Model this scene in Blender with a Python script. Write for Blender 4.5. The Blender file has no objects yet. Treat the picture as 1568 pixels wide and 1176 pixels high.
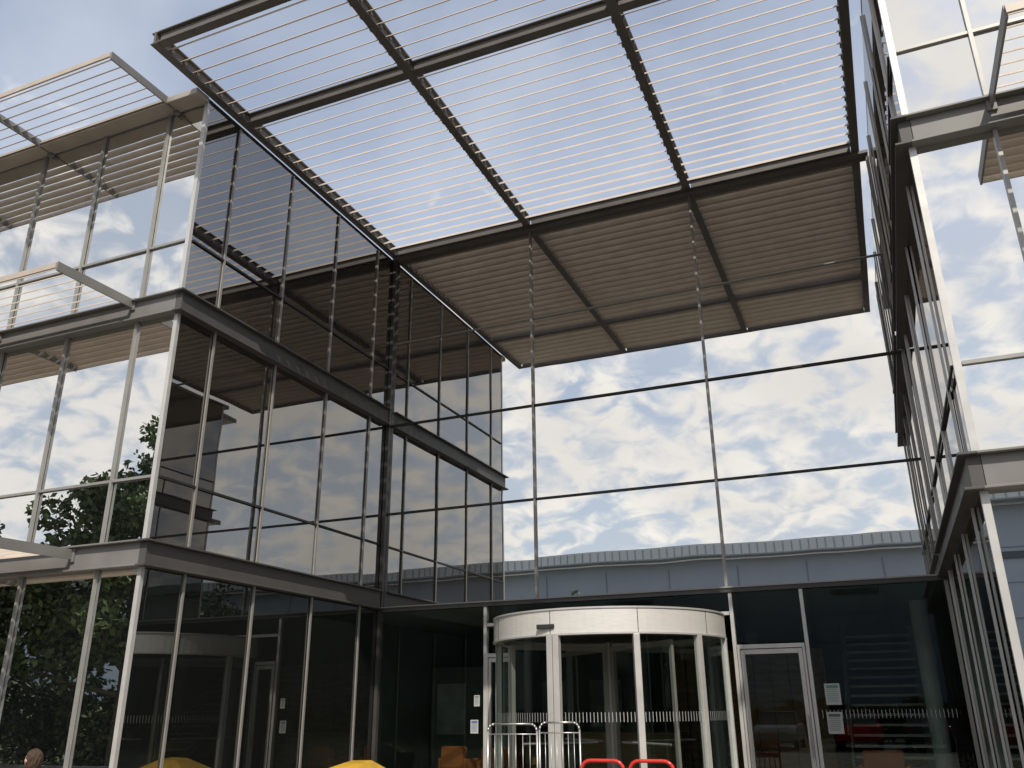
import bpy, math, random
import numpy as np
from mathutils import Matrix, Vector
random.seed(7); rng=np.random.default_rng(5)
S=bpy.context.scene
col=S.collection
W=10.71; L=6.47; M_=5.545; LC=7.80; X1=3.52; X2=7.15; Z0=3.54; ZC=11.78
ZD=3.92; ZCC=4.88; ZB=7.54; ZBT=7.92; ZA=8.90
RAD=math.radians
# ------------------------------------------------------------ materials
def mat(name,colr,rough=.5,metal=0,noise=0,nscale=3,bump=0,spec=None,stretch=None):
    m=bpy.data.materials.new(name); m.use_nodes=True; nt=m.node_tree; b=nt.nodes['Principled BSDF']
    b.inputs['Base Color'].default_value=(*colr,1); b.inputs['Roughness'].default_value=rough; b.inputs['Metallic'].default_value=metal
    if spec is not None: b.inputs['Specular IOR Level'].default_value=spec
    tc=nt.nodes.new('ShaderNodeTexCoord'); n=nt.nodes.new('ShaderNodeTexNoise'); n.inputs['Scale'].default_value=nscale; n.inputs['Detail'].default_value=6
    if stretch:
        mp=nt.nodes.new('ShaderNodeMapping'); mp.inputs['Scale'].default_value=stretch; nt.links.new(tc.outputs['Object'],mp.inputs[0]); nt.links.new(mp.outputs[0],n.inputs['Vector'])
    else: nt.links.new(tc.outputs['Object'],n.inputs['Vector'])
    if noise:
        mr=nt.nodes.new('ShaderNodeMapRange'); mr.inputs[1].default_value=.3; mr.inputs[2].default_value=.7; mr.inputs[3].default_value=1-noise; mr.inputs[4].default_value=1+noise
        nt.links.new(n.outputs[0],mr.inputs[0])
        mx=nt.nodes.new('ShaderNodeVectorMath'); mx.operation='SCALE'; mx.inputs[0].default_value=colr; nt.links.new(mr.outputs[0],mx.inputs['Scale']); nt.links.new(mx.outputs[0],b.inputs['Base Color'])
        mr2=nt.nodes.new('ShaderNodeMapRange'); mr2.inputs[3].default_value=max(.02,rough-.12); mr2.inputs[4].default_value=min(1,rough+.12); nt.links.new(n.outputs[0],mr2.inputs[0]); nt.links.new(mr2.outputs[0],b.inputs['Roughness'])
    if bump:
        bp=nt.nodes.new('ShaderNodeBump'); bp.inputs['Strength'].default_value=bump; bp.inputs['Distance'].default_value=.02; nt.links.new(n.outputs[0],bp.inputs['Height']); nt.links.new(bp.outputs[0],b.inputs['Normal'])
    return m
def facing_fac(nt,refl,f1):
    # two-sided reflectance: grows toward grazing angles (same on both faces of a pane)
    N=nt.nodes; K=nt.links
    lw=N.new('ShaderNodeLayerWeight'); lw.inputs['Blend'].default_value=.5
    p=N.new('ShaderNodeMath'); p.operation='POWER'; p.inputs[1].default_value=4.5; K.new(lw.outputs['Facing'],p.inputs[0])
    mr=N.new('ShaderNodeMapRange'); mr.inputs[1].default_value=0; mr.inputs[2].default_value=1; mr.inputs[3].default_value=refl; mr.inputs[4].default_value=f1
    K.new(p.outputs[0],mr.inputs[0]); return mr.outputs[0]
def glass_mirror(name,refl,tint,body=(.012,.015,.016),wave=.14,f1=1.0):
    m=bpy.data.materials.new(name); m.use_nodes=True; nt=m.node_tree; N=nt.nodes; N.clear(); K=nt.links
    out=N.new('ShaderNodeOutputMaterial'); mx=N.new('ShaderNodeMixShader'); g=N.new('ShaderNodeBsdfGlossy'); d=N.new('ShaderNodeBsdfDiffuse')
    g.inputs['Roughness'].default_value=.0; g.inputs['Color'].default_value=(*tint,1); d.inputs['Color'].default_value=(*body,1)
    tc=N.new('ShaderNodeTexCoord'); n=N.new('ShaderNodeTexNoise'); n.inputs['Scale'].default_value=.55; n.inputs['Detail'].default_value=1
    K.new(tc.outputs['Object'],n.inputs['Vector'])
    bp=N.new('ShaderNodeBump'); bp.inputs['Strength'].default_value=wave; bp.inputs['Distance'].default_value=.02
    K.new(n.outputs[0],bp.inputs['Height']); K.new(bp.outputs[0],g.inputs['Normal'])
    K.new(facing_fac(nt,refl,f1),mx.inputs[0]); K.new(d.outputs[0],mx.inputs[1]); K.new(g.outputs[0],mx.inputs[2]); K.new(mx.outputs[0],out.inputs[0])
    return m
def glass_clear(name,refl,tcol):
    m=bpy.data.materials.new(name); m.use_nodes=True; nt=m.node_tree; N=nt.nodes; N.clear(); K=nt.links
    out=N.new('ShaderNodeOutputMaterial'); mx=N.new('ShaderNodeMixShader'); g=N.new('ShaderNodeBsdfGlossy'); t=N.new('ShaderNodeBsdfTransparent')
    g.inputs['Roughness'].default_value=0; g.inputs['Color'].default_value=(.82,.95,.90,1); t.inputs['Color'].default_value=(*tcol,1)
    K.new(facing_fac(nt,refl,1),mx.inputs[0]); K.new(t.outputs[0],mx.inputs[1]); K.new(g.outputs[0],mx.inputs[2]); K.new(mx.outputs[0],out.inputs[0])
    return m
GU=glass_mirror('reflective_glass',.72,(.97,.975,.96),wave=.15)
GB=glass_mirror('side_reflective_glass',.30,(1.0,.97,.93),body=(.012,.011,.010),wave=.10,f1=.9)
GG=glass_mirror('side_ground_floor_glass',.17,(.95,.97,.93),body=(.009,.010,.009),wave=.10,f1=.9)
GC=glass_clear('clear_glass',.05,(.68,.78,.72))
GD=glass_clear('door_glass',.06,(.80,.85,.82))
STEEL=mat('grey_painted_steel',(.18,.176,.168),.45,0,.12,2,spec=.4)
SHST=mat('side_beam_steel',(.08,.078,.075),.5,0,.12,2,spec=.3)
DARK=mat('dark_painted_steel',(.045,.044,.043),.45,0,.2,2)
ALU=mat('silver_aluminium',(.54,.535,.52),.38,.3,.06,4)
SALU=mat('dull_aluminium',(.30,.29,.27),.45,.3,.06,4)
LOUV=mat('louvre_aluminium',(.46,.40,.34),.5,.05,.08,3)
GASK=mat('black_gasket',(.02,.02,.02),.6)
FASC=mat('brushed_aluminium',(.74,.73,.70),.36,.3,.05,6,stretch=(1,1,12))
WHITE=mat('white_vinyl',(.75,.75,.74),.5)
# ------------------------------------------------------------ mesh builder
class MB:
    def __init__(s): s.v=[]; s.f=[]
    def quad(s,*p):
        i=len(s.v); s.v+= [tuple(q) for q in p]; s.f.append(tuple(range(i,i+len(p))))
    def box(s,x0,x1,y0,y1,z0,z1):
        i=len(s.v); s.v+=[(x0,y0,z0),(x1,y0,z0),(x1,y1,z0),(x0,y1,z0),(x0,y0,z1),(x1,y0,z1),(x1,y1,z1),(x0,y1,z1)]
        s.f+=[tuple(i+k for k in q) for q in [(0,3,2,1),(4,5,6,7),(0,1,5,4),(1,2,6,5),(2,3,7,6),(3,0,4,7)]]
    def prism(s,sec,a,b):
        a=Vector(a); b=Vector(b); n=len(sec); i=len(s.v)
        for o in sec: s.v.append(tuple(a+Vector(o)))
        for o in sec: s.v.append(tuple(b+Vector(o)))
        for k in range(n): s.f.append((i+k,i+(k+1)%n,i+n+(k+1)%n,i+n+k))
        s.f.append(tuple(i+k for k in range(n))[::-1]); s.f.append(tuple(i+n+k for k in range(n)))
    def tube(s,a,b,r,n=8,r2=None):
        a=Vector(a); b=Vector(b); r2=r if r2 is None else r2
        d=(b-a).normalized(); u=d.orthogonal().normalized(); w=d.cross(u); i=len(s.v)
        for c,rr in ((a,r),(b,r2)):
            for k in range(n):
                t=2*math.pi*k/n; s.v.append(tuple(c+(u*math.cos(t)+w*math.sin(t))*rr))
        for k in range(n): s.f.append((i+k,i+(k+1)%n,i+n+(k+1)%n,i+n+k))
        s.f.append(tuple(i+k for k in range(n))[::-1]); s.f.append(tuple(i+n+k for k in range(n)))
    def path(s,pts,r,n=8):
        for a,b in zip(pts[:-1],pts[1:]): s.tube(a,b,r,n)
    def ring(s,c,r0,r1,z0,z1,a0=0,a1=2*math.pi,n=64):
        full=abs(a1-a0-2*math.pi)<1e-6; i=len(s.v)
        for k in range(n+1):
            t=a0+(a1-a0)*k/n; x,y=math.sin(t),-math.cos(t)
            for r,z in ((r0,z0),(r1,z0),(r1,z1),(r0,z1)): s.v.append((c[0]+x*r,c[1]+y*r,z))
        for k in range(n):
            for j in range(4): s.f.append((i+4*k+j,i+4*k+(j+1)%4,i+4*k+4+(j+1)%4,i+4*k+4+j))
        if not full: s.f.append((i,i+1,i+2,i+3)); s.f.append((i+4*n+3,i+4*n+2,i+4*n+1,i+4*n))
    def obj(s,name,m,parent=None,smooth=False,bevel=0):
        me=bpy.data.meshes.new(name); me.from_pydata(s.v,[],s.f); me.update()
        import bmesh
        bm=bmesh.new(); bm.from_mesh(me); 
        if name.find('glazing')<0 and len(s.f)<60000: bmesh.ops.recalc_face_normals(bm,faces=bm.faces)
        bm.to_mesh(me); bm.free()
        o=bpy.data.objects.new(name,me); col.objects.link(o); me.materials.append(m)
        if smooth:
            for p in me.polygons: p.use_smooth=True
        if bevel:
            b=o.modifiers.new('bevel','BEVEL'); b.width=bevel; b.segments=2; b.limit_method='ANGLE'
        if parent: o.parent=parent
        return o
def empty(name,loc=(0,0,0)):
    o=bpy.data.objects.new(name,None); col.objects.link(o); o.location=loc; o.empty_display_size=.3; return o
# ------------------------------------------------------------ building
B=empty('glass_office_building')
J=.0035
def pane(mb,axis,c,a0,a1,z0,z1,flip=False):
    a0,a1=min(a0,a1),max(a0,a1)
    j=lambda: c+random.uniform(-J,J)
    o=j(); da=random.uniform(-J,J); dz=random.uniform(-J,J)
    P=[(a0,z0,o),(a1,z0,o+da),(a1,z1,o+da+dz),(a0,z1,o+dz)]
    if axis=='y': q=[(a,cc,z) for a,z,cc in P]
    else: q=[(cc,a,z) for a,z,cc in P]
    if flip: q=q[::-1]
    mb.quad(*q)
gu,gb,gg,gc=MB(),MB(),MB(),MB()
mul,smul,dmul,gas,stl,sst,drk=MB(),MB(),MB(),MB(),MB(),MB(),MB()
XB=[0,X1,X2,W]
lev=[Z0+.04,Z0+2,Z0+4,Z0+6,ZC-.02]
for a,b in zip(XB[:-1],XB[1:]):
    for z,zz in zip(lev[:-1],lev[1:]): pane(gu,'y',0,a,b,z,zz)
for x in (X1,X2):
    smul.box(x-.024,x+.024,-.045,-.004,Z0+.05,ZC-.075)
for k,z in enumerate(lev[1:4]):
    h=.020 if k<2 else .007
    for a,b in zip(XB[:-1],XB[1:]): (gas if k<2 else smul).box(a+.026,b-.026,-.04,-.006,z-h,z+h)
drk.box(0.02,W-.02,-.09,.12,Z0-.055,Z0+.045)
smul.box(0.02,W-.02,-.11,-.092,Z0+.02,Z0+.045)
drk.box(.012,.09,-.10,-.01,0,ZC-.075); smul.box(W-.07,W-.012,-.08,-.01,0,ZC-.075)
YM=[0,-.80,-2.42,-4.05,-5.66,-L]
for (x,sgn,g_up,sm) in ((0,1,gb,smul),(W,-1,gb,dmul)):
    for a,b in zip(YM[:-1],YM[1:]):
        for z,zz in ((ZD,ZCC),(ZCC,ZB),(ZBT,ZA),(ZA,ZC-.05)):
            pane(g_up,'x',x,a,b,z,zz,flip=(sgn<0))
        pane(gg,'x',x,a,b,0.05,Z0,flip=(sgn<0))
    for y in YM[1:-1]:
        for z,zz in ((0,Z0),(ZD,ZB),(ZBT,ZC-.14)):
            xs=sorted((x+sgn*.006,x+sgn*.035)); sm.box(xs[0],xs[1],y-.020,y+.020,z,zz)
    for z in (ZCC,ZA):
        xs=sorted((x+sgn*.007,x+sgn*.033)); gas.box(xs[0],xs[1],-L+.05,-.105,z-.018,z+.018)
    for zb,zt in ((Z0,ZD),(ZB,ZBT)):
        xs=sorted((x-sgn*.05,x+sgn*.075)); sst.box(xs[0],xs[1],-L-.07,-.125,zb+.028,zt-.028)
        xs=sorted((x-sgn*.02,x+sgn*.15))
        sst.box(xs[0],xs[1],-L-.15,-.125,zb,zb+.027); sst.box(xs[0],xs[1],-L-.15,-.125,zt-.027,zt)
    xs=sorted((x-sgn*.06,x+sgn*.012)); 
    for z,zz in ((0,Z0-.002),(ZD+.002,ZB-.002),(ZBT+.002,ZC-.15)): mul.box(xs[0]-.001,xs[1]+.001,-L-.045,-L+.02,z,zz)
fmul=MB()
def frontage(sgn,x0,n):
    edge=x0+sgn*.86
    xs=[x0]+[edge+sgn*1.55*k for k in range(n)]
    for a,b in zip(xs[:-1],xs[1:]):
        lo,hi=min(a,b),max(a,b)
        for z,zz in ((ZD,ZCC),(ZCC,ZB),(ZBT,ZA),(ZA,ZC-.15),(.05,Z0)): pane(gu,'y',-L,lo,hi,z,zz)
        for z,zz in ((0,Z0),(ZD,ZB),(ZBT,ZC-.15)): fmul.box(b-.022,b+.022,-L-.05,-L-.005,z,zz)
    end=xs[-1]; lo,hi=min(x0,end),max(x0,end)
    for z in (ZCC,ZA): fmul.box(lo+.07,hi-.07,-L-.04,-L-.006,z-.02,z+.02)
    for zb,zt in ((Z0,ZD),(ZB,ZBT)):
        l2,h2=(lo,hi-.055) if sgn<0 else (lo+.055,hi)
        stl.box(l2,h2,-L-.068,-L+.05,zb+.029,zt-.029)
        l2,h2=(lo,hi-.023) if sgn<0 else (lo+.023,hi)
        stl.box(l2,h2,-L-.152,-L+.02,zb+.001,zb+.026); stl.box(l2,h2,-L-.152,-L+.02,zt-.026,zt-.001)
frontage(-1,0,16); frontage(1,W,16)
XL=-.86-1.55*15; XR=W+.86+1.55*15
gu.obj('glazing_upper',GU,B); gb.obj('glazing_side',GB,B); gg.obj('glazing_ground',GG,B)
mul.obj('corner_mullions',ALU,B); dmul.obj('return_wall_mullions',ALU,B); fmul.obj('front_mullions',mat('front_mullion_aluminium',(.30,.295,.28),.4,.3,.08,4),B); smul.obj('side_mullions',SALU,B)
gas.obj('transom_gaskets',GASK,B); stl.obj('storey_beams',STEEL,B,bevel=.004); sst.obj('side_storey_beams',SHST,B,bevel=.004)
ev=MB()
ev.box(XL,0.0,-L-.32,-L-.02,ZC-.14,ZC-.02); ev.box(W,XR,-L-.32,-L-.02,ZC-.14,ZC-.02)
ev.box(W-.001,W+.25,-L-.02,-.02,ZC-.13,ZC-.03)
ev.box(-.25,-.01,-L-.02,-.02,ZC-.13,ZC-.03)
ev.obj('eaves_gutter',mat('eaves_metal',(.38,.34,.29),.5,.2,.12,2),B,bevel=.01)
rf=MB(); rf.box(XL,-.26,-L+.02,16,ZC-.2,ZC-.04); rf.box(-.255,W+.255,.14,16,ZC-.2,ZC-.05); rf.box(W+.26,XR,-L+.02,16,ZC-.2,ZC-.04)
rf.box(XL,-.07,-L+.1,16,Z0+.05,Z0+.3); rf.box(-.065,W+.065,.14,16,Z0+.05,Z0+.28); rf.box(W+.07,XR,-L+.1,16,Z0+.05,Z0+.3)
rf.box(XL,XR,16.01,16.3,0,ZC-.05); rf.box(XL-.3,XL-.01,-L,16.3,0,ZC-.05); rf.box(XR+.01,XR+.3,-L,16.3,0,ZC-.05)
rf.obj('roof_and_slabs',mat('roof_grey',(.2,.2,.2),.7,0,.1),B)
fr=MB()
def vp(x,z0,z1,w=.032): fr.box(x-w,x+w,-.065,.05,z0,z1)
for x in (2.44,7.20,8.40): vp(x,0,Z0-.06)
ZT=3.10
fr.box(2.48,7.16,-.06,.045,ZT,ZT+.06)
for a,b,z,zz in ((.1,2.405,0.06,Z0-.06),(2.475,3.03,.06,ZT),(2.475,7.165,ZT+.06,Z0-.06),(7.17,7.19,.06,ZT),(8.435,W-.1,.06,Z0-.06),(7.235,8.365,2.62,Z0-.06)):
    gc.quad((a,0,z),(b,0,z),(b,0,zz),(a,0,zz))
gc.obj('glazing_ground_clear',GC,B)
fr.box(.1,2.405,-.05,.05,.0,.07); fr.box(8.435,W-.1,-.05,.05,0,.07)
fr.obj('entrance_frames',ALU,B,bevel=.004); drk.obj('entrance_lintel_and_corner_posts',DARK,B)
dd=MB()
x=8.5
while x<W-.2:
    dd.box(x,x+.010,-.006,-.003,1.40,1.53)
    x+=.06
dd.obj('manifestation_dashes',mat('frosted_vinyl',(.34,.35,.35),.6),B)
# interior
it=MB(); it.box(-1.5,W+3,.2,15.9,-.02,.012); it.obj('lobby_floor',mat('lobby_floor_tile',(.30,.28,.25),.25,0,.1),B)
iw=MB(); iw.box(-1.6,-1.5,.2,15.9,0,Z0); iw.box(W+3,W+3.1,.2,15.9,0,Z0); iw.box(-1.5,W+3,15.7,15.9,.02,Z0); iw.box(-1.5,W+3,.2,15.7,Z0-.02,Z0+.04)
iw.box(.5,3.6,8,8.15,.02,Z0-.03); iw.box(-1.4,.3,5,5.1,.02,2.6)
iw.obj('lobby_walls',mat('lobby_wall',(.16,.18,.165),.6,0,.1),B)
iz=MB()
for k in range(9): iz.box(4.4+.42*k,4.4+.42*k+.40,7.0,7.08,.02,2.9)
iz.obj('lobby_timber_screen',mat('warm_timber',(.42,.24,.11),.5,0,.3,2,stretch=(1,1,6)),B)
ic=MB()
for x_ in (1.4,6.2,10.3):
    for y_ in (3.2,9.5): ic.tube((x_,y_,.015),(x_,y_,Z0-.03),.16,20)
ic.obj('lobby_columns',mat('column_paint',(.5,.5,.49),.5),B,smooth=False)
ip=MB()
for x_,y_ in ((1.0,7.9),(2.4,7.9)): ip.box(x_-.45,x_+.45,y_-.03,y_,1.1,2.3)
for x_ in (-.8,): ip.box(x_-.4,x_+.4,4.95,4.98,1.0,2.2)
ip.obj('lobby_wall_panels',mat('lobby_panel',(.5,.5,.46),.5,0,.3,2),B)
# lobby armchairs
def chair(x,y,rot,c):
    E=empty('lobby_armchair',(x,y,.012)); E.rotation_euler=(0,0,RAD(rot)); m=MB()
    m.box(-.33,.33,-.33,.30,.18,.42); m.box(-.33,.33,.20,.36,.425,.85); m.box(-.42,-.335,-.33,.36,.14,.62); m.box(.335,.42,-.33,.36,.14,.62)
    m.obj('upholstery',mat('armchair_fabric',c,.8,0,.1),E,bevel=.03); m=MB()
    for a in (-.35,.35):
        for b in (-.27,.3): m.tube((a,b,0),(a,b,.15),.02)
    m.obj('legs',ALU,E)
chair(1.0,2.0,160,(.5,.15,.04)); chair(2.0,1.6,200,(.5,.15,.04)); chair(9.3,1.7,180,(.45,.12,.04))
# ------------------------------------------------------------ lobby staircase / desk
st=empty('lobby_staircase',(9.5,0,0)); 
t=MB()
for k in range(16): t.box(8.7,10.2,4+.27*k,4.25+.27*k,.20*k+.17,.20*k+.22)
o=t.obj('treads',mat('stair_tread',(.6,.56,.5),.4)); o.parent=st; o.matrix_parent_inverse=Matrix.Translation((-9.5,0,0))
t=MB()
for x_ in (8.66,10.24): t.prism([(-.02,0,-.12),(.02,0,-.12),(.02,0,.12),(-.02,0,.12)],(x_,3.9,.1),(x_,8.2,3.3)); t.tube((x_,3.9,1.05),(x_,7.2,3.45),.02)
o=t.obj('stringers_and_rails',ALU); o.parent=st; o.matrix_parent_inverse=Matrix.Translation((-9.5,0,0))
dk=MB(); dk.box(2.9,5.1,4.2,4.9,.015,1.02); dk.box(2.8,5.2,4.1,4.95,1.022,1.07); dk.box(3.0,5.0,4.17,4.195,.12,.9)
dk.obj('reception_desk',mat('oak_veneer',(.6,.38,.18),.45,0,.2,3,stretch=(1,1,8)),None,bevel=.01)
# ------------------------------------------------------------ canopy
C=empty('louvred_canopy')
cb=MB()
XE=[.06,X1,X2,W-.24]
YE=[-.11,-M_,-LC]
def ibeam(mb,ax,a,b,c,z0,z1,fw=.075,wt=.02):
    for (w,u,v) in ((fw,z0,z0+.022),(wt,z0+.023,z1-.023),(fw,z1-.022,z1)):
        if ax=='x': mb.box(a,b,c-w,c+w,u,v)
        else: mb.box(c-w,c+w,a,b,u,v)
for x in XE: ibeam(cb,'y',-LC-.07,-.03,x,ZC,ZC+.24)
for y in YE:
    for a,b in zip(XE[:-1],XE[1:]): ibeam(cb,'x',a+.078,b-.078,y,ZC+.002,ZC+.238)
cb.box(0.02,W-.02,-.16,-.01,ZC-.07,ZC-.004)
cb.obj('canopy_frame',mat('canopy_steel',(.11,.10,.09),.5,0,.15,2),C,bevel=.003)
lv=MB(); cl=MB()
def blade(mb,xa,xb,y,z,w,th,ang=RAD(43)):
    c,s=math.cos(ang),math.sin(ang); h=w/2
    sec=[]
    for (u,v) in ((-h,0),(-h*.5,-th*.5),(h*.4,-th*.5),(h,-th*.1),(h,th*.1),(h*.4,th*.5),(-h*.5,th*.5)):
        sec.append((0,u*c-v*s,u*s+v*c))
    mb.prism(sec,(xa,y,z),(xb,y,z))
for (ya,yb,n) in ((YE[1]+.1,YE[0]-.1,18),(YE[2]+.1,YE[1]-.1,7)):
    for k in range(n):
        y=ya+(yb-ya)*(k+.5)/n
        for a,b in zip(XE[:-1],XE[1:]):
            blade(lv,a+.022,b-.022,y,ZC+.12+random.uniform(-.002,.002),.20,.022,RAD(46+random.uniform(-.6,.6)))
            for e,s_ in ((a+.076,1),(b-.076,-1)):
                cl.box(min(e,e+s_*.03),max(e,e+s_*.03),y-.03,y+.03,ZC+.03,ZC+.08)
lv.obj('louvre_blades',LOUV,C); cl.obj('blade_clips',SALU,C)
# ------------------------------------------------------------ facade sunshades
def shade(name,sgn,x0,z):
    P=empty(name); xe=XL+.2 if sgn<0 else XR-.2
    a=MB(); x=x0
    ys=-L-.08; ye=-L-1.55
    while (x>xe) if sgn<0 else (x<xe):
        a.prism([(-.012,0,-.075),(.012,0,-.075),(.012,0,.075),(-.012,0,.075)],(x,ys,z),(x,ye,z-.02))
        a.box(x-.05,x+.05,ys-.02,ys+.07,z-.11,z+.10)
        x+=sgn*3.1
    a.obj(name+'_arms',STEEL,P)
    l=MB(); lo,hi=(xe,x0) if sgn<0 else (x0,xe)
    for k in range(7):
        y=-L-.3-.19*k; blade(l,lo,hi,y,z+.02,.12,.016,RAD(42))
    l.box(lo,hi,ye-.03,ye,z-.06,z+.03)
    l.obj(name+'_blades',LOUV,P)
    return P
for z,x in ((ZC-.08,-.68),(ZBT-.06,-.95),(ZD-.12,-1.35)):
    shade('louvred_sunshade',-1,x,z)
for z,x in ((ZC-.08,W+.70),(ZBT-.06,W+.88),(ZD-.12,W+1.35)):
    shade('louvred_sunshade',1,x,z)
# ------------------------------------------------------------ revolving door
R=empty('revolving_door'); cc=(5.08,-.55); r=2.01
m=MB(); m.ring(cc,r-.16,r+.03,2.70,3.06,n=96); m.obj('fascia',FASC,R)
m=MB(); m.ring(cc,r-.15,r+.045,3.062,3.09,n=96); m.ring(cc,r-.15,r+.045,2.672,2.698,n=96); m.obj('fascia_trims',ALU,R)
m=MB(); 
for a_ in (-50,-10,30,68): 
    t=RAD(a_); m.ring(cc,r+.031,r+.034,2.70,3.06,t-.0025,t+.0025,n=1)
m.obj('fascia_joints',GASK,R)
m=MB(); m.ring(cc,.02,r-.17,2.78,2.98,n=64); m.obj('ceiling',DARK,R)
m=MB()
def post(mb,ang,w=.05,d=.05,z0=0.03,z1=2.67,rr=r):
    t=RAD(ang); x,y=math.sin(t),-math.cos(t); tx,ty=math.cos(t),math.sin(t)
    c=Vector((cc[0]+x*rr,cc[1]+y*rr,0))
    sec=[(x*a+tx*b,y*a+ty*b,0) for a,b in ((-d,-w),(-d,w),(d,w),(d,-w))]
    mb.prism(sec,c+Vector((0,0,z0)),c+Vector((0,0,z1)))
for a in (-82,-10.5,-7.3,29,62,92,140,180,220,262): post(m,a)
m.ring(cc,r-.05,r+.03,0.012,.10,RAD(-82),RAD(-11)); m.ring(cc,r-.05,r+.03,.012,.10,RAD(29),RAD(92))
m.obj('posts',ALU,R,bevel=.006)
m=MB(); 
for a0,a1 in ((-80,-12),(30,61),(63,91),(93,139),(221,261)): 
    n=14; 
    for k in range(n):
        t0=RAD(a0+(a1-a0)*k/n); t1=RAD(a0+(a1-a0)*(k+1)/n)
        p=[(cc[0]+math.sin(t)*r,cc[1]-math.cos(t)*r) for t in (t0,t1)]
        m.quad((*p[0],.1),(*p[1],.1),(*p[1],2.67),(*p[0],2.67))
m.obj('curved_glazing',GD,R,smooth=True)
m=MB(); g=MB()
for k in range(4):
    t=RAD(48+90*k); dx,dy=math.sin(t),-math.cos(t); nx,ny=-dy,dx
    def P(s_,z): return (cc[0]+dx*s_,cc[1]+dy*s_,z)
    for s0,s1 in ((.06,.13),(r-.16,r-.09)):
        q=[(dx*s0+nx*.024,dy*s0+ny*.024,0),(dx*s1+nx*.024,dy*s1+ny*.024,0),(dx*s1-nx*.024,dy*s1-ny*.024,0),(dx*s0-nx*.024,dy*s0-ny*.024,0)]
        m.prism(q,(cc[0],cc[1],.05),(cc[0],cc[1],2.6))
    for z0_,z1_ in ((.05,.17),(2.52,2.6)):
        q=[(dx*.13+nx*.022,dy*.13+ny*.022,0),(dx*(r-.16)+nx*.022,dy*(r-.16)+ny*.022,0),(dx*(r-.16)-nx*.022,dy*(r-.16)-ny*.022,0),(dx*.13-nx*.022,dy*.13-ny*.022,0)]
        m.prism(q,(cc[0],cc[1],z0_),(cc[0],cc[1],z1_))
    m.tube(P(.3,1.05),P(r-.3,1.05),.018)
    g.quad(P(.13,.17),P(r-.16,.17),P(r-.16,2.52),P(.13,2.52))
m.tube((cc[0],cc[1],.02),(cc[0],cc[1],2.67),.06,16)
m.obj('wing_frames',SALU,R); g.obj('wing_glazing',GD,R)
m=MB()
k=-79
while k<91:
    if not -13<k<-5 and not 27<k<31:
        t=RAD(k); x_,y_=cc[0]+math.sin(t)*(r+.004),cc[1]-math.cos(t)*(r+.004); tx,ty=math.cos(t)*.005,math.sin(t)*.005
        m.quad((x_-tx,y_-ty,1.39),(x_+tx,y_+ty,1.39),(x_+tx,y_+ty,1.53),(x_-tx,y_-ty,1.53))
    k+=1.6
m.obj('manifestation',mat('frosted_vinyl',(.34,.35,.35),.6),R)
m=MB(); t=RAD(-12); sx,sy=cc[0]+math.sin(t)*(r+.05),cc[1]-math.cos(t)*(r+.05); m.box(sx-.15,sx+.15,sy-.03,sy+.02,2.78,2.85); m.obj('motion_sensor',GASK,R,bevel=.01)
m=MB(); m.ring(cc,0.01,r+.1,.013,.02,n=64); m.obj('floor_mat',mat('mat_grey',(.05,.05,.05),.9),R)
# ------------------------------------------------------------ single glass doors
def door(x0,x1,zt,y=-.02,w=.07):
    D=empty('glass_door',((x0+x1)/2,y,0)); inv=Matrix.Translation((-(x0+x1)/2,-y,0))
    f=MB()
    f.box(x0,x0+w*.6,y-.07,y+.05,0.01,zt+.07); f.box(x1-w*.6,x1,y-.07,y+.05,.01,zt+.07); f.box(x0+w*.6,x1-w*.6,y-.07,y+.05,zt,zt+.07)
    a,b=x0+w*.7,x1-w*.7
    f.box(a,a+w,y-.045,y+.02,.04,zt-.01); f.box(b-w,b,y-.045,y+.02,.04,zt-.01); f.box(a+w,b-w,y-.045,y+.02,.04,.2); f.box(a+w,b-w,y-.045,y+.02,zt-.09,zt-.01)
    f.tube((b-w*.5,y-.10,.8),(b-w*.5,y-.10,1.45),.015); f.tube((b-w*.5,y-.10,.85),(b-w*.5,y-.03,.85),.01); f.tube((b-w*.5,y-.10,1.4),(b-w*.5,y-.03,1.4),.01)
    g=MB(); g.quad((a+w,y,.2),(b-w,y,.2),(b-w,y,zt-.09),(a+w,y,zt-.09))
    for o in (f.obj('door_frame',ALU,None,bevel=.004),g.obj('door_glazing',GD)): o.parent=D; o.matrix_parent_inverse=inv
    return D
door(7.24,8.36,2.52); door(2.48,3.01,2.52,w=.05)
def notice(x,z,w,h,colr):
    N_=empty('paper_notice',(x,-.012,z)); m=MB(); m.box(-w/2,w/2,-.002,0,-h/2,h/2); o=m.obj('sheet',mat('paper',(.42,.45,.43),.7),N_)
    m=MB(); m.box(-w*.38,w*.38,-.0045,-.0025,h*.28,h*.42)
    for k in range(7): m.box(-w*.38,w*(.38-.1*random.random()),-.0045,-.0025,h*(.2-.09*k),h*(.2-.09*k)+h*.025)
    m.obj('printed_text',mat('ink',colr,.6),N_)
notice(8.70,1.77,.24,.33,(.1,.25,.2)); notice(8.68,1.33,.24,.33,(.1,.1,.1)); notice(2.25,1.74,.12,.2,(.2,.2,.2)); notice(2.2,1.28,.16,.24,(.1,.1,.3))
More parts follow.
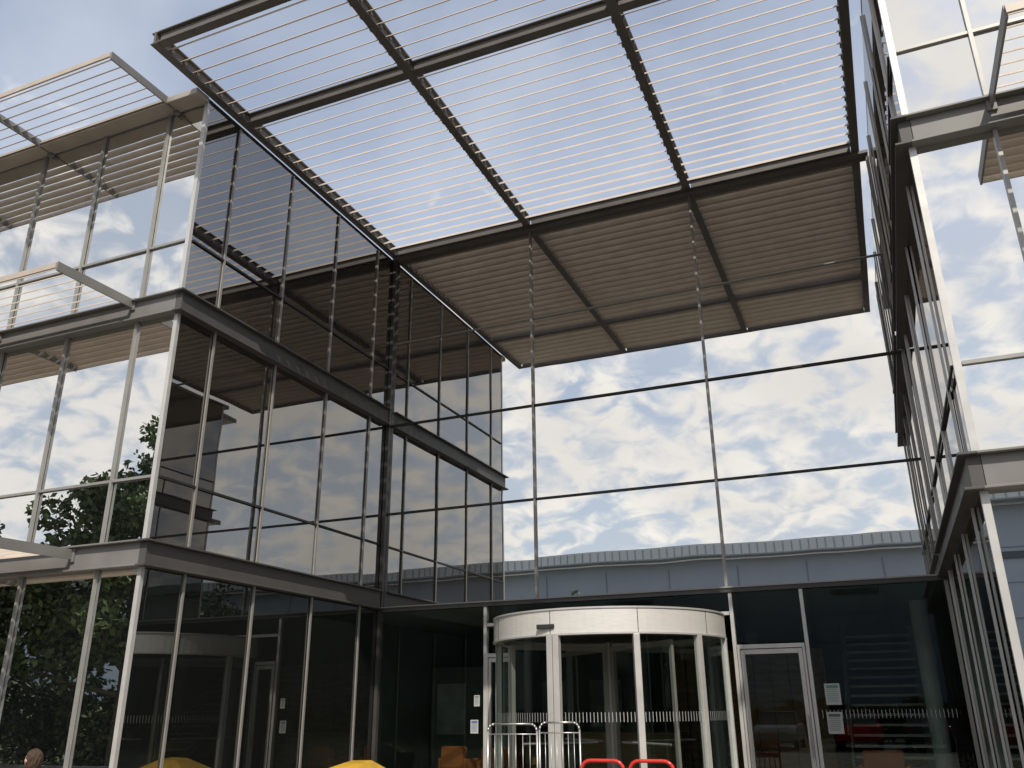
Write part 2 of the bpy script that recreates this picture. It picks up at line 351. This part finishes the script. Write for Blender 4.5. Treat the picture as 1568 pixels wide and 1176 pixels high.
# ------------------------------------------------------------ barriers etc
def rail_barrier(x0,x1,y,h):
    E=empty('pedestrian_barrier',((x0+x1)/2,y,0)); m=MB(); xc=(x0+x1)/2; a,b=x0-xc,x1-xc; r_=.1
    pts=[(a,0,0.02)]+[(a,0,h-r_)]+[(a+r_-r_*math.cos(t),0,h-r_+r_*math.sin(t)) for t in (.5,1.0,1.57)]+[(b-r_+r_*math.sin(t),0,h-r_+r_*math.cos(t)) for t in (0,.5,1.0,1.57)]+[(b,0,.02)]
    m.path(pts,.015,10); m.tube((a,0,.2),(b,0,.2),.012); m.tube((a,0,h-.14),(b,0,h-.14),.009)
    n=7
    for k in range(1,n): m.tube((a+(b-a)*k/n,0,.2),(a+(b-a)*k/n,0,h-.14),.005)
    for x in (a,b): m.tube((x,-.25,.02),(x,.25,.02),.018)
    m.obj('tube_frame',mat('galvanised_tube',(.45,.45,.45),.35,.7,.05),E,smooth=True)
rail_barrier(3.93,4.72,-3.2,1.38); rail_barrier(4.76,5.38,-3.2,1.40)
def red_barrier(x,y):
    E=empty('plastic_barrier',(x,y,0)); m=MB(); w,h=.27,1.0
    pts=[(-w,0,.05),(-w,0,h-.12)]+[(-w+.12-.12*math.cos(t),0,h-.12+.12*math.sin(t)) for t in (.4,.8,1.2,1.57)]+[(w-.12+.12*math.sin(t),0,h-.12+.12*math.cos(t)) for t in (0,.4,.8,1.2,1.57)]+[(w,0,.05)]
    m.path(pts,.022,10)
    for z in (.3,.6,.84): m.box(-w+.02,w-.02,-.015,.015,z-.05,z+.05)
    for xx in (-w,w): m.box(xx-.05,xx+.05,-.25,.25,0.004,.06)
    for k in range(1,5): m.tube((-w+2*w*k/5,0,.1),(-w+2*w*k/5,0,.8),.012)
    m.obj('moulded_frame',mat('red_plastic',(.55,.03,.025),.35,0,.06),E,bevel=.004)
red_barrier(6.28,-5.05); red_barrier(6.87,-5.0)
G_=empty('grit_bin',(1.75,-3.5,0)); m=MB()
m.v=[(-.5,-.3,.01),(.5,-.3,.01),(.5,.3,.01),(-.5,.3,.01),(-.58,-.38,.64),(.58,-.38,.64),(.58,.38,.64),(-.58,.38,.64)]; m.f=[(0,3,2,1),(4,5,6,7),(0,1,5,4),(1,2,6,5),(2,3,7,6),(3,0,4,7)]
YEL=mat('yellow_plastic',(.45,.27,.03),.5,0,.2,5)
m.obj('bin_body',YEL,G_,bevel=.03)
m=MB(); m.v=[(-.61,-.41,.65),(.61,-.41,.65),(.61,.41,.65),(-.61,.41,.65),(-.1,-.10,.83),(.25,-.12,.84),(.25,.2,.87),(-.1,.2,.86)]; m.f=[(0,3,2,1),(4,5,6,7),(0,1,5,4),(1,2,6,5),(2,3,7,6),(3,0,4,7)]; m.obj('bin_lid',YEL,G_,bevel=.03)
# bench + seated person
BN=empty('bench',(-.40,-7.42,0)); BN.rotation_euler=(0,0,RAD(-80)); m=MB()
for k in range(4): m.box(-.65,.65,-.2+.105*k,-.105+.105*k,.36,.40)
m.obj('seat_slats',mat('bench_timber',(.3,.2,.12),.6,0,.2),BN,bevel=.005); m=MB()
for x in (-.5,.5): m.box(x-.03,x+.03,-.18,.2,.30,.358); m.box(x-.03,x+.03,-.18,-.12,.0,.3); m.box(x-.03,x+.03,.14,.2,.0,.3)
m.obj('bench_legs',DARK,BN)
def skin(name,verts,edges,rad,m,parent,root=0,lv_=2):
    me=bpy.data.meshes.new(name); me.from_pydata(verts,edges,[]); o=bpy.data.objects.new(name,me); col.objects.link(o)
    s=o.modifiers.new('s','SKIN'); s.use_smooth_shade=True
    for i,r_ in enumerate(rad): me.skin_vertices[0].data[i].radius=(r_,r_) if not isinstance(r_,tuple) else r_
    me.skin_vertices[0].data[root].use_root=True
    ss=o.modifiers.new('ss','SUBSURF'); ss.levels=lv_; ss.render_levels=lv_
    me.materials.append(m); o.parent=parent; return o
PE=empty('seated_person',(-.40,-7.42,0)); PE.rotation_euler=(0,0,RAD(-80))
cloth=mat('navy_jacket',(.03,.04,.07),.8,0,.2); trous=mat('dark_trousers',(.04,.04,.04),.8); SK=mat('skin',(.5,.3,.22),.5); HR=mat('brown_hair',(.05,.028,.015),.8,0,.5,45,bump=1,stretch=(1,1,.25))
skin('torso',[(0,.02,.46),(0,.02,.6),(0,.03,.75),(0,.03,.86),(0,.02,.93),(.17,.03,.84),(.21,-.02,.66),(.15,-.2,.56),(-.17,.03,.84),(-.21,-.02,.66),(-.15,-.2,.56)],[(0,1),(1,2),(2,3),(3,4),(3,5),(5,6),(6,7),(3,8),(8,9),(9,10)],[(.15,.11),(.13,.1),(.15,.11),(.12,.09),.05,.06,.045,.035,.06,.045,.035],cloth,PE)
skin('legs',[(0,.02,.47),(.1,-.02,.46),(.13,-.42,.47),(.13,-.42,.1),(.13,-.56,.05),(-.1,-.02,.46),(-.13,-.42,.47),(-.13,-.40,.1),(-.13,-.54,.05)],[(0,1),(1,2),(2,3),(3,4),(0,5),(5,6),(6,7),(7,8)],[.12,.09,.065,.045,.035,.09,.065,.045,.035],trous,PE)
for sx in (1,-1):
    vs=[(.15*sx,-.2,.56),(.13*sx,-.27,.55)]; ed=[(0,1)]; rd=[.026,.03]
    for q,(dx,l_) in enumerate(((-.024,.065),(-.008,.075),(.008,.07),(.024,.055))):
        b=len(vs); vs+=[(.13*sx+dx,-.29,.553),(.13*sx+dx*1.2,-.29-l_*.6,.548),(.13*sx+dx*1.3,-.29-l_,.535)]; ed+=[(1,b),(b,b+1),(b+1,b+2)]; rd+=[.010,.009,.008]
    b=len(vs); vs+=[(.13*sx-.045*sx,-.26,.55),(.13*sx-.055*sx,-.29,.545)]; ed+=[(1,b),(b,b+1)]; rd+=[.011,.009]
    skin('hand',vs,ed,rd,SK,PE)
bpy.ops.mesh.primitive_uv_sphere_add(segments=32,ring_count=24,radius=1); hd=bpy.context.object; hd.name='head'
for v in hd.data.vertices:
    x,y,z=v.co; s_=1-.22*max(0,-z)**1.2
    v.co=Vector((x*.075*s_,y*.095*(s_ if y<0 else 1-.3*max(0,-z)),z*.115))
    if y<-.85 and abs(x)<.18 and -.35<z<.1: v.co.y-=.018
    if y<-.8 and .12<abs(x)<.5 and 0<z<.25: v.co.y+=.008
for p in hd.data.polygons: p.use_smooth=True
hd.data.materials.append(SK); hd.location=(0,0,1.04); hd.parent=PE
bpy.ops.mesh.primitive_uv_sphere_add(segments=48,ring_count=40,radius=1); hr=bpy.context.object; hr.name='hair'
for v in hr.data.vertices:
    x,y,z=v.co; k=1+.04*math.sin(14*x+9*z)+.03*math.sin(31*y+7*x)
    v.co=Vector((x*.092*k,y*.110*k+.018,z*.122*k+.010 if z>-.2 else z*.16))
    if y<-.15 and z<.5: v.co.y=max(v.co.y,-.03); 
for p in hr.data.polygons: p.use_smooth=True
hr.data.materials.append(HR); hr.location=(0,0,1.045); hr.parent=PE
m=MB()
for s_ in (1,-1):
    m.tube((s_*.028,-.086,1.05),(s_*.028,-.092,1.05),.009,10)
m.tube((-.022,-.088,.985),(.022,-.088,.985),.004,6); m.obj('eyes_and_mouth',mat('face_dark',(.12,.05,.04),.4),PE)
m=MB()
for s_ in (1,-1): m.tube((s_*.07,-.02,1.04),(s_*.093,-.01,1.045),.02,10)
m.obj('ears',SK,PE,smooth=True)
# ------------------------------------------------------------ ground
m=MB(); m.quad((-400,-400,-.13),(400,-400,-.13),(400,400,-.13),(-400,400,-.13)); m.obj('ground',mat('grass_ground',(.05,.075,.025),.95,0,.3,.5))
m=MB(); m.box(XL-2,XR+2,-19,.0,-.12,0); m.box(XL-2,XR+2,0.001,17,-.125,-.03)
def pav():
    mt=mat('concrete_paving',(.30,.29,.27),.85,0,.12,1.5,bump=.2); nt=mt.node_tree
    br=nt.nodes.new('ShaderNodeTexBrick'); br.inputs['Scale'].default_value=1; br.inputs['Brick Width'].default_value=.6; br.inputs['Row Height'].default_value=.4; br.inputs['Mortar Size'].default_value=.006
    br.inputs['Color1'].default_value=(.21,.185,.155,1); br.inputs['Color2'].default_value=(.18,.16,.135,1); br.inputs['Mortar'].default_value=(.08,.08,.08,1)
    tc=nt.nodes.new('ShaderNodeTexCoord'); nt.links.new(tc.outputs['Object'],br.inputs['Vector']); nt.links.new(br.outputs[0],nt.nodes['Principled BSDF'].inputs['Base Color']); return mt
m.obj('pavement',pav(),None)
m=MB(); m.quad((-8,-44,-.126),(80,-44,-.126),(80,-19.001,-.126),(-8,-19.001,-.126)); m.obj('car_park_road',mat('asphalt',(.05,.05,.052),.9,0,.2,4,bump=.3))
m=MB(); 
for k in range(-3,16): m.quad((k*2.5,-28,-.12),(k*2.5+.1,-28,-.12),(k*2.5+.1,-23,-.12),(k*2.5,-23,-.12))
m.obj('parking_bay_markings',WHITE)
m=MB(); m.box(XL-2,XR+2,-19.16,-19.01,-.13,.004); m.obj('kerb',mat('kerb_concrete',(.35,.34,.32),.8,0,.1))
LEAF=mat('leaf_green',(.055,.085,.022),.6,0,.45,.7); 
LEAF2=mat('leaf_green_light',(.10,.135,.035),.6,0,.4,.7)
BARK=mat('bark',(.10,.075,.05),.9,0,.3,6,bump=.6)
def leafmass(name,P_,s,rg,mt_):
    n=len(P_); u=rg.normal(size=(n,3)); u/=np.linalg.norm(u,axis=1)[:,None]; w_=np.cross(u,rg.normal(size=(n,3))); w_/=np.linalg.norm(w_,axis=1)[:,None]
    V=np.stack([P_-u*s,P_+w_*s*.6,P_+u*s,P_-w_*s*.6],1).reshape(-1,3)
    me=bpy.data.meshes.new(name); me.from_pydata(V.tolist(),[],np.arange(4*n).reshape(-1,4).tolist()); o=bpy.data.objects.new(name,me); col.objects.link(o); me.materials.append(mt_); return o
rg=np.random.default_rng(77); n=22000
P_=np.stack([rg.uniform(-10,45,n),-33+rg.normal(size=n)*.35,rg.uniform(0,1,n)**.8*1.7],1); P_[:,2]*=1+.12*np.sin(P_[:,0]*1.3)+.08*np.sin(P_[:,0]*3.1)
leafmass('hedge',P_,.14,rg,LEAF)
cs=[(rg.uniform(-32,-8.5),rg.uniform(-23.5,-20.6),rg.uniform(.5,1.9),rg.uniform(.7,1.4)) for _ in range(56)]
C_=np.array(cs)[rg.integers(0,56,34000)]; d=rg.normal(size=(34000,3)); d/=np.linalg.norm(d,axis=1)[:,None]
P_=C_[:,:3]+d*(C_[:,3]*rg.uniform(.5,1,34000))[:,None]; P_[:,2]=np.abs(P_[:,2])-.1
leafmass('shrubs',P_,.12,rg,LEAF)
# ------------------------------------------------------------ warehouse opposite
H=empty('warehouse_building',(0,-50,0)); m=MB()
m.box(-90,90,-40,0,-.12,11.8); m.obj('warehouse_walls',mat('cladding_blue_grey',(.42,.44,.48),.5,.0,.06,.3),H)
m=MB()
for k in range(1,6): m.box(-90,90,.002,.03,1.9*k-.03,1.9*k+.03)
for k in range(-18,19): m.box(k*5-.03,k*5+.03,.035,.06,0,11.3)
m.obj('cladding_joints',mat('cladding_joint',(.25,.28,.31),.6),H)
m=MB()
for k in range(-10,11):
    if k%3: m.box(k*8-1.6,k*8+1.6,.1,.14,8.9,9.25)
m.obj('strip_windows',mat('strip_window',(.05,.06,.07),.2),H)
m=MB(); prev=None
for k in range(13):
    t=k/12; y=1.2-14*t; z=12.75+.65*math.sin(min(1,t*2.2)*math.pi/2)
    if prev: m.quad((-91,prev[0],prev[1]),(91,prev[0],prev[1]),(91,y,z),(-91,y,z))
    prev=(y,z)
m.box(-91,91,.3,1.2,11.85,12.74)
m.obj('curved_roof',mat('roof_sheet',(.70,.69,.66),.5,.1,.05,.5),H)
m=MB()
for k in range(-150,151): m.box(k*.6-.035,k*.6+.035,1.203,1.24,12.0,12.66)
m.box(-91,91,1.203,1.3,11.86,11.96)
m.obj('roof_ribs',mat('roof_rib',(.38,.38,.38),.6),H)
# ------------------------------------------------------------ trees
def tree(x,y,h,cr,base,n,seed,ls=.14):
    rg=np.random.default_rng(seed); T=empty('broadleaf_tree',(x,y,-.13))
    m=MB(); pts=[(0,0,0),(.05,.04,h*.2),(-.08,.1,h*.42),(.06,0,h*.62),(0,.05,h*.85)]; rr=[h*.028,h*.022,h*.017,h*.011,h*.004]
    for a,b,r1,r2 in zip(pts[:-1],pts[1:],rr[:-1],rr[1:]): m.tube(a,b,r1,10,r2)
    cl_=[]
    nb=22
    for k in range(nb):
        t=.15+.85*k/nb; z0_=base*.8+(h*.85-base*.8)*t*.9; a=k*2.4+rg.uniform(-.3,.3)
        prof=math.sin(math.pi*min(.97,(t*.82+.16)))**.7
        ln=cr*prof*rg.uniform(.65,1.08); ez=z0_+ln*rg.uniform(.15,.5)
        e=(math.cos(a)*ln,math.sin(a)*ln,min(ez,h*.97)); mid=(e[0]*.5,e[1]*.5,z0_+(e[2]-z0_)*.35)
        m.tube((0,0,z0_),mid,h*.008,6,h*.005); m.tube(mid,e,h*.005,6,h*.0015)
        for q in range(5):
            f=rg.uniform(.4,1.05); cl_.append((e[0]*f+rg.normal()*.3,e[1]*f+rg.normal()*.3,z0_+(e[2]-z0_)*f+rg.normal()*.3,cr*rg.uniform(.13,.27)))
    cl_.append((0,0,h*.93,cr*.22)); cl_.append((.1,.2,h*.8,cr*.3))
    m.obj('trunk_and_limbs',BARK,T)
    for nm,mt_,frac in (('foliage',LEAF,.65),('foliage_light',LEAF2,.35)):
        N=int(n*frac); ci=rg.integers(0,len(cl_),N); C_=np.array(cl_)[ci]
        d=rg.normal(size=(N,3)); d/=np.linalg.norm(d,axis=1)[:,None]; rad=rg.uniform(.3,1,N)**.5
        P_=C_[:,:3]+d*(C_[:,3]*rad)[:,None]*np.array([1,1,.75])
        o=leafmass(nm,P_,(ls*rg.uniform(.6,1.3,N))[:,None],rg,mt_); o.parent=T
tree(-14.4,-20.5,12.4,4.5,.6,32000,1); tree(-20.5,-17.5,9.8,3.9,.8,20000,2); tree(-15.5,-27,9.5,3.8,.8,12000,3); tree(-28,-22,11,4.2,1.0,10000,8); tree(-10.0,-23,7.2,2.7,.5,12000,12)
tree(-5.7,-30,8.1,1.3,2.4,2600,4,.13); tree(-8.6,-30.5,7.4,1.2,2.2,2200,5,.13); tree(-10.8,-30,7.6,1.3,2.2,2200,6,.13)
tree(27,-26,9,3.4,1.6,8000,9)
# ------------------------------------------------------------ cars
def car(x,y,rot,colr):
    E=empty('parked_car',(x,y,-.12)); E.rotation_euler=(0,0,RAD(rot))
    paint=mat('car_paint',colr,.25,.1,.03); gl=mat('car_glass',(.015,.017,.02),.05)
    prof=[(-2.1,.35),(-2.12,.7),(-1.95,.88),(-1.2,.97),(1.55,1.0),(2.0,.92),(2.1,.6),(2.05,.35)]
    cab=[(-1.15,.97),(-.45,1.42),(.2,1.48),(1.1,1.40),(1.75,1.0)]
    m=MB(); n=len(prof)
    for yy,k in ((-.86,.97),(-.8,1.0),(.8,1.0),(.86,.97)):
        for px,pz in prof: m.v.append((px*k,yy,pz if abs(yy)<.85 else .35+(pz-.35)*.93))
    for r_ in range(3):
        for k in range(n): m.f.append((r_*n+k,r_*n+(k+1)%n,(r_+1)*n+(k+1)%n,(r_+1)*n+k))
    m.f.append(tuple(range(n))); m.f.append(tuple(range(3*n,4*n))); m.obj('car_body',paint,E,bevel=.03)
    m=MB(); n=len(cab)
    for yy in (-1,1):
        for px,pz in cab: m.v.append((px,yy*(.80-(pz-.97)*.38),pz-.005))
    for k in range(n-1): m.f.append((k,k+1,n+k+1,n+k))
    m.f.append(tuple(range(n))); m.f.append(tuple(range(n,2*n))); m.obj('car_windows',gl,E)
    m=MB(); m.box(-.42,1.1,-.6,.6,1.455,1.495)
    for px in (-.1,.75):
        for yy in (-1,1): m.tube((px,yy*.815,.98),(px,yy*.625,1.46),.03,6)
    m.obj('car_roof_and_pillars',paint,E,bevel=.01)
    m=MB()
    for px in (-1.35,1.3):
        for yy in (-.78,.78): m.tube((px,yy-.1,.32),(px,yy+.1,.32),.32,24)
    m.obj('tyres',GASK,E); m=MB()
    for px in (-1.35,1.3):
        for yy in (-.89,.89): m.tube((px,yy-.005,.32),(px,yy+.005,.32),.2,16)
    m.obj('wheel_rims',ALU,E)
    m=MB()
    for yy in (-.6,.6): m.box(-2.13,-2.02,yy-.18,yy+.18,.66,.78)
    m.obj('headlights',WHITE,E); m=MB()
    for yy in (-.65,.65): m.box(2.0,2.1,yy-.13,yy+.13,.72,.86)
    m.obj('tail_lights',mat('tail_red',(.5,.01,.01),.3),E)
car(8.0,-25.5,90,(.75,.02,.02)); car(10.6,-25.3,90,(.06,.06,.07)); car(4.8,-25.4,-90,(.35,.36,.37)); car(-2.3,-25.5,90,(.5,.5,.5)); car(15,-25.5,90,(.03,.06,.15))
# ------------------------------------------------------------ world + sun
w=bpy.data.worlds.new('World'); S.world=w; w.use_nodes=True
nt=w.node_tree; N=nt.nodes; Lk=nt.links; N.clear()
out=N.new('ShaderNodeOutputWorld'); bg=N.new('ShaderNodeBackground'); bg.inputs[1].default_value=.15
el,az=48,152
sky=N.new('ShaderNodeTexSky'); sky.sky_type='NISHITA'; sky.sun_disc=False; sky.sun_elevation=RAD(el); sky.sun_rotation=RAD(az)
tc=N.new('ShaderNodeTexCoord'); sep=N.new('ShaderNodeSeparateXYZ'); Lk.new(tc.outputs['Generated'],sep.inputs[0])
def M(op,a,b=None):
    n=N.new('ShaderNodeMath'); n.operation=op
    for i,v in enumerate((a,b)):
        if v is None: continue
        if isinstance(v,(int,float)): n.inputs[i].default_value=v
        else: Lk.new(v,n.inputs[i])
    return n.outputs[0]
zz=M('ADD',M('MAXIMUM',sep.outputs[2],0.0),.40)
cmb=N.new('ShaderNodeCombineXYZ'); Lk.new(M('DIVIDE',sep.outputs[0],zz),cmb.inputs[0]); Lk.new(M('DIVIDE',sep.outputs[1],zz),cmb.inputs[1])
def noise(sc,det,ro,di):
    n=N.new('ShaderNodeTexNoise'); n.inputs['Scale'].default_value=sc; n.inputs['Detail'].default_value=det; n.inputs['Roughness'].default_value=ro; n.inputs['Distortion'].default_value=di; Lk.new(cmb.outputs[0],n.inputs['Vector']); return n.outputs[0]
n1=noise(16,6,.5,.4); n2=noise(2.6,4,.5,.2); n3=noise(3.6,5,.5,.3)
v=M('ADD',M('MULTIPLY',n1,.85),M('MULTIPLY',n2,.6))
v=M('ADD',v,M('MULTIPLY',sep.outputs[1],-.15))
def MR(v,a,b,c=0,d=1):
    mr=N.new('ShaderNodeMapRange'); mr.interpolation_type='SMOOTHSTEP'; Lk.new(v,mr.inputs[0]); mr.inputs[1].default_value=a; mr.inputs[2].default_value=b; mr.inputs[3].default_value=c; mr.inputs[4].default_value=d; return mr.outputs[0]
def MIX(f,a,b):
    mix=N.new('ShaderNodeMix'); mix.data_type='RGBA'
    if isinstance(f,(int,float)): mix.inputs[0].default_value=f
    else: Lk.new(f,mix.inputs[0])
    for i,q in ((6,a),(7,b)):
        if isinstance(q,tuple): mix.inputs[i].default_value=(*q,1)
        else: Lk.new(q,mix.inputs[i])
    return mix.outputs[2]
haze=M('ADD',MR(n3,.3,.75,.30,.60),MR(sep.outputs[2],.05,.7,.36,0.0))
veil=MIX(haze,sky.outputs[0],(5.1,5.45,6.1))
cloudc=MIX(MR(n2,.35,.65),(9.0,8.6,8.1),(7.2,6.95,6.7))
Lk.new(MIX(MR(v,.73,.97),veil,cloudc),bg.inputs[0]); Lk.new(bg.outputs[0],out.inputs[0])
sd=bpy.data.lights.new('sun','SUN'); sd.energy=4.4; sd.angle=RAD(.53); sd.color=(1,.92,.80)
try: sd.cycles.use_multiple_importance_sampling=False
except Exception: pass
sun=bpy.data.objects.new('sun',sd); col.objects.link(sun)
dv=Vector((math.sin(RAD(az))*math.cos(RAD(el)),math.cos(RAD(az))*math.cos(RAD(el)),math.sin(RAD(el))))
sun.rotation_euler=dv.to_track_quat('Z','Y').to_euler()
# ------------------------------------------------------------ camera
px,py,yw,pt,ro,f=9.6618,-15.8170,.3967,.3625,-.0096,1308.995
fw=Vector((-math.sin(yw)*math.cos(pt),math.cos(yw)*math.cos(pt),math.sin(pt))); ri=Vector((math.cos(yw),math.sin(yw),0)); up=ri.cross(fw)
r2=ri*math.cos(ro)+up*math.sin(ro); u2=-ri*math.sin(ro)+up*math.cos(ro)
cam=bpy.data.objects.new('camera',bpy.data.cameras.new('camera')); col.objects.link(cam)
cam.matrix_world=Matrix(((r2[0],u2[0],-fw[0],px),(r2[1],u2[1],-fw[1],py),(r2[2],u2[2],-fw[2],1.6),(0,0,0,1)))
cam.data.lens=36*f/1568; cam.data.clip_end=3000; S.camera=cam
S.view_settings.view_transform='Standard'; S.view_settings.look='None'; S.view_settings.exposure=0
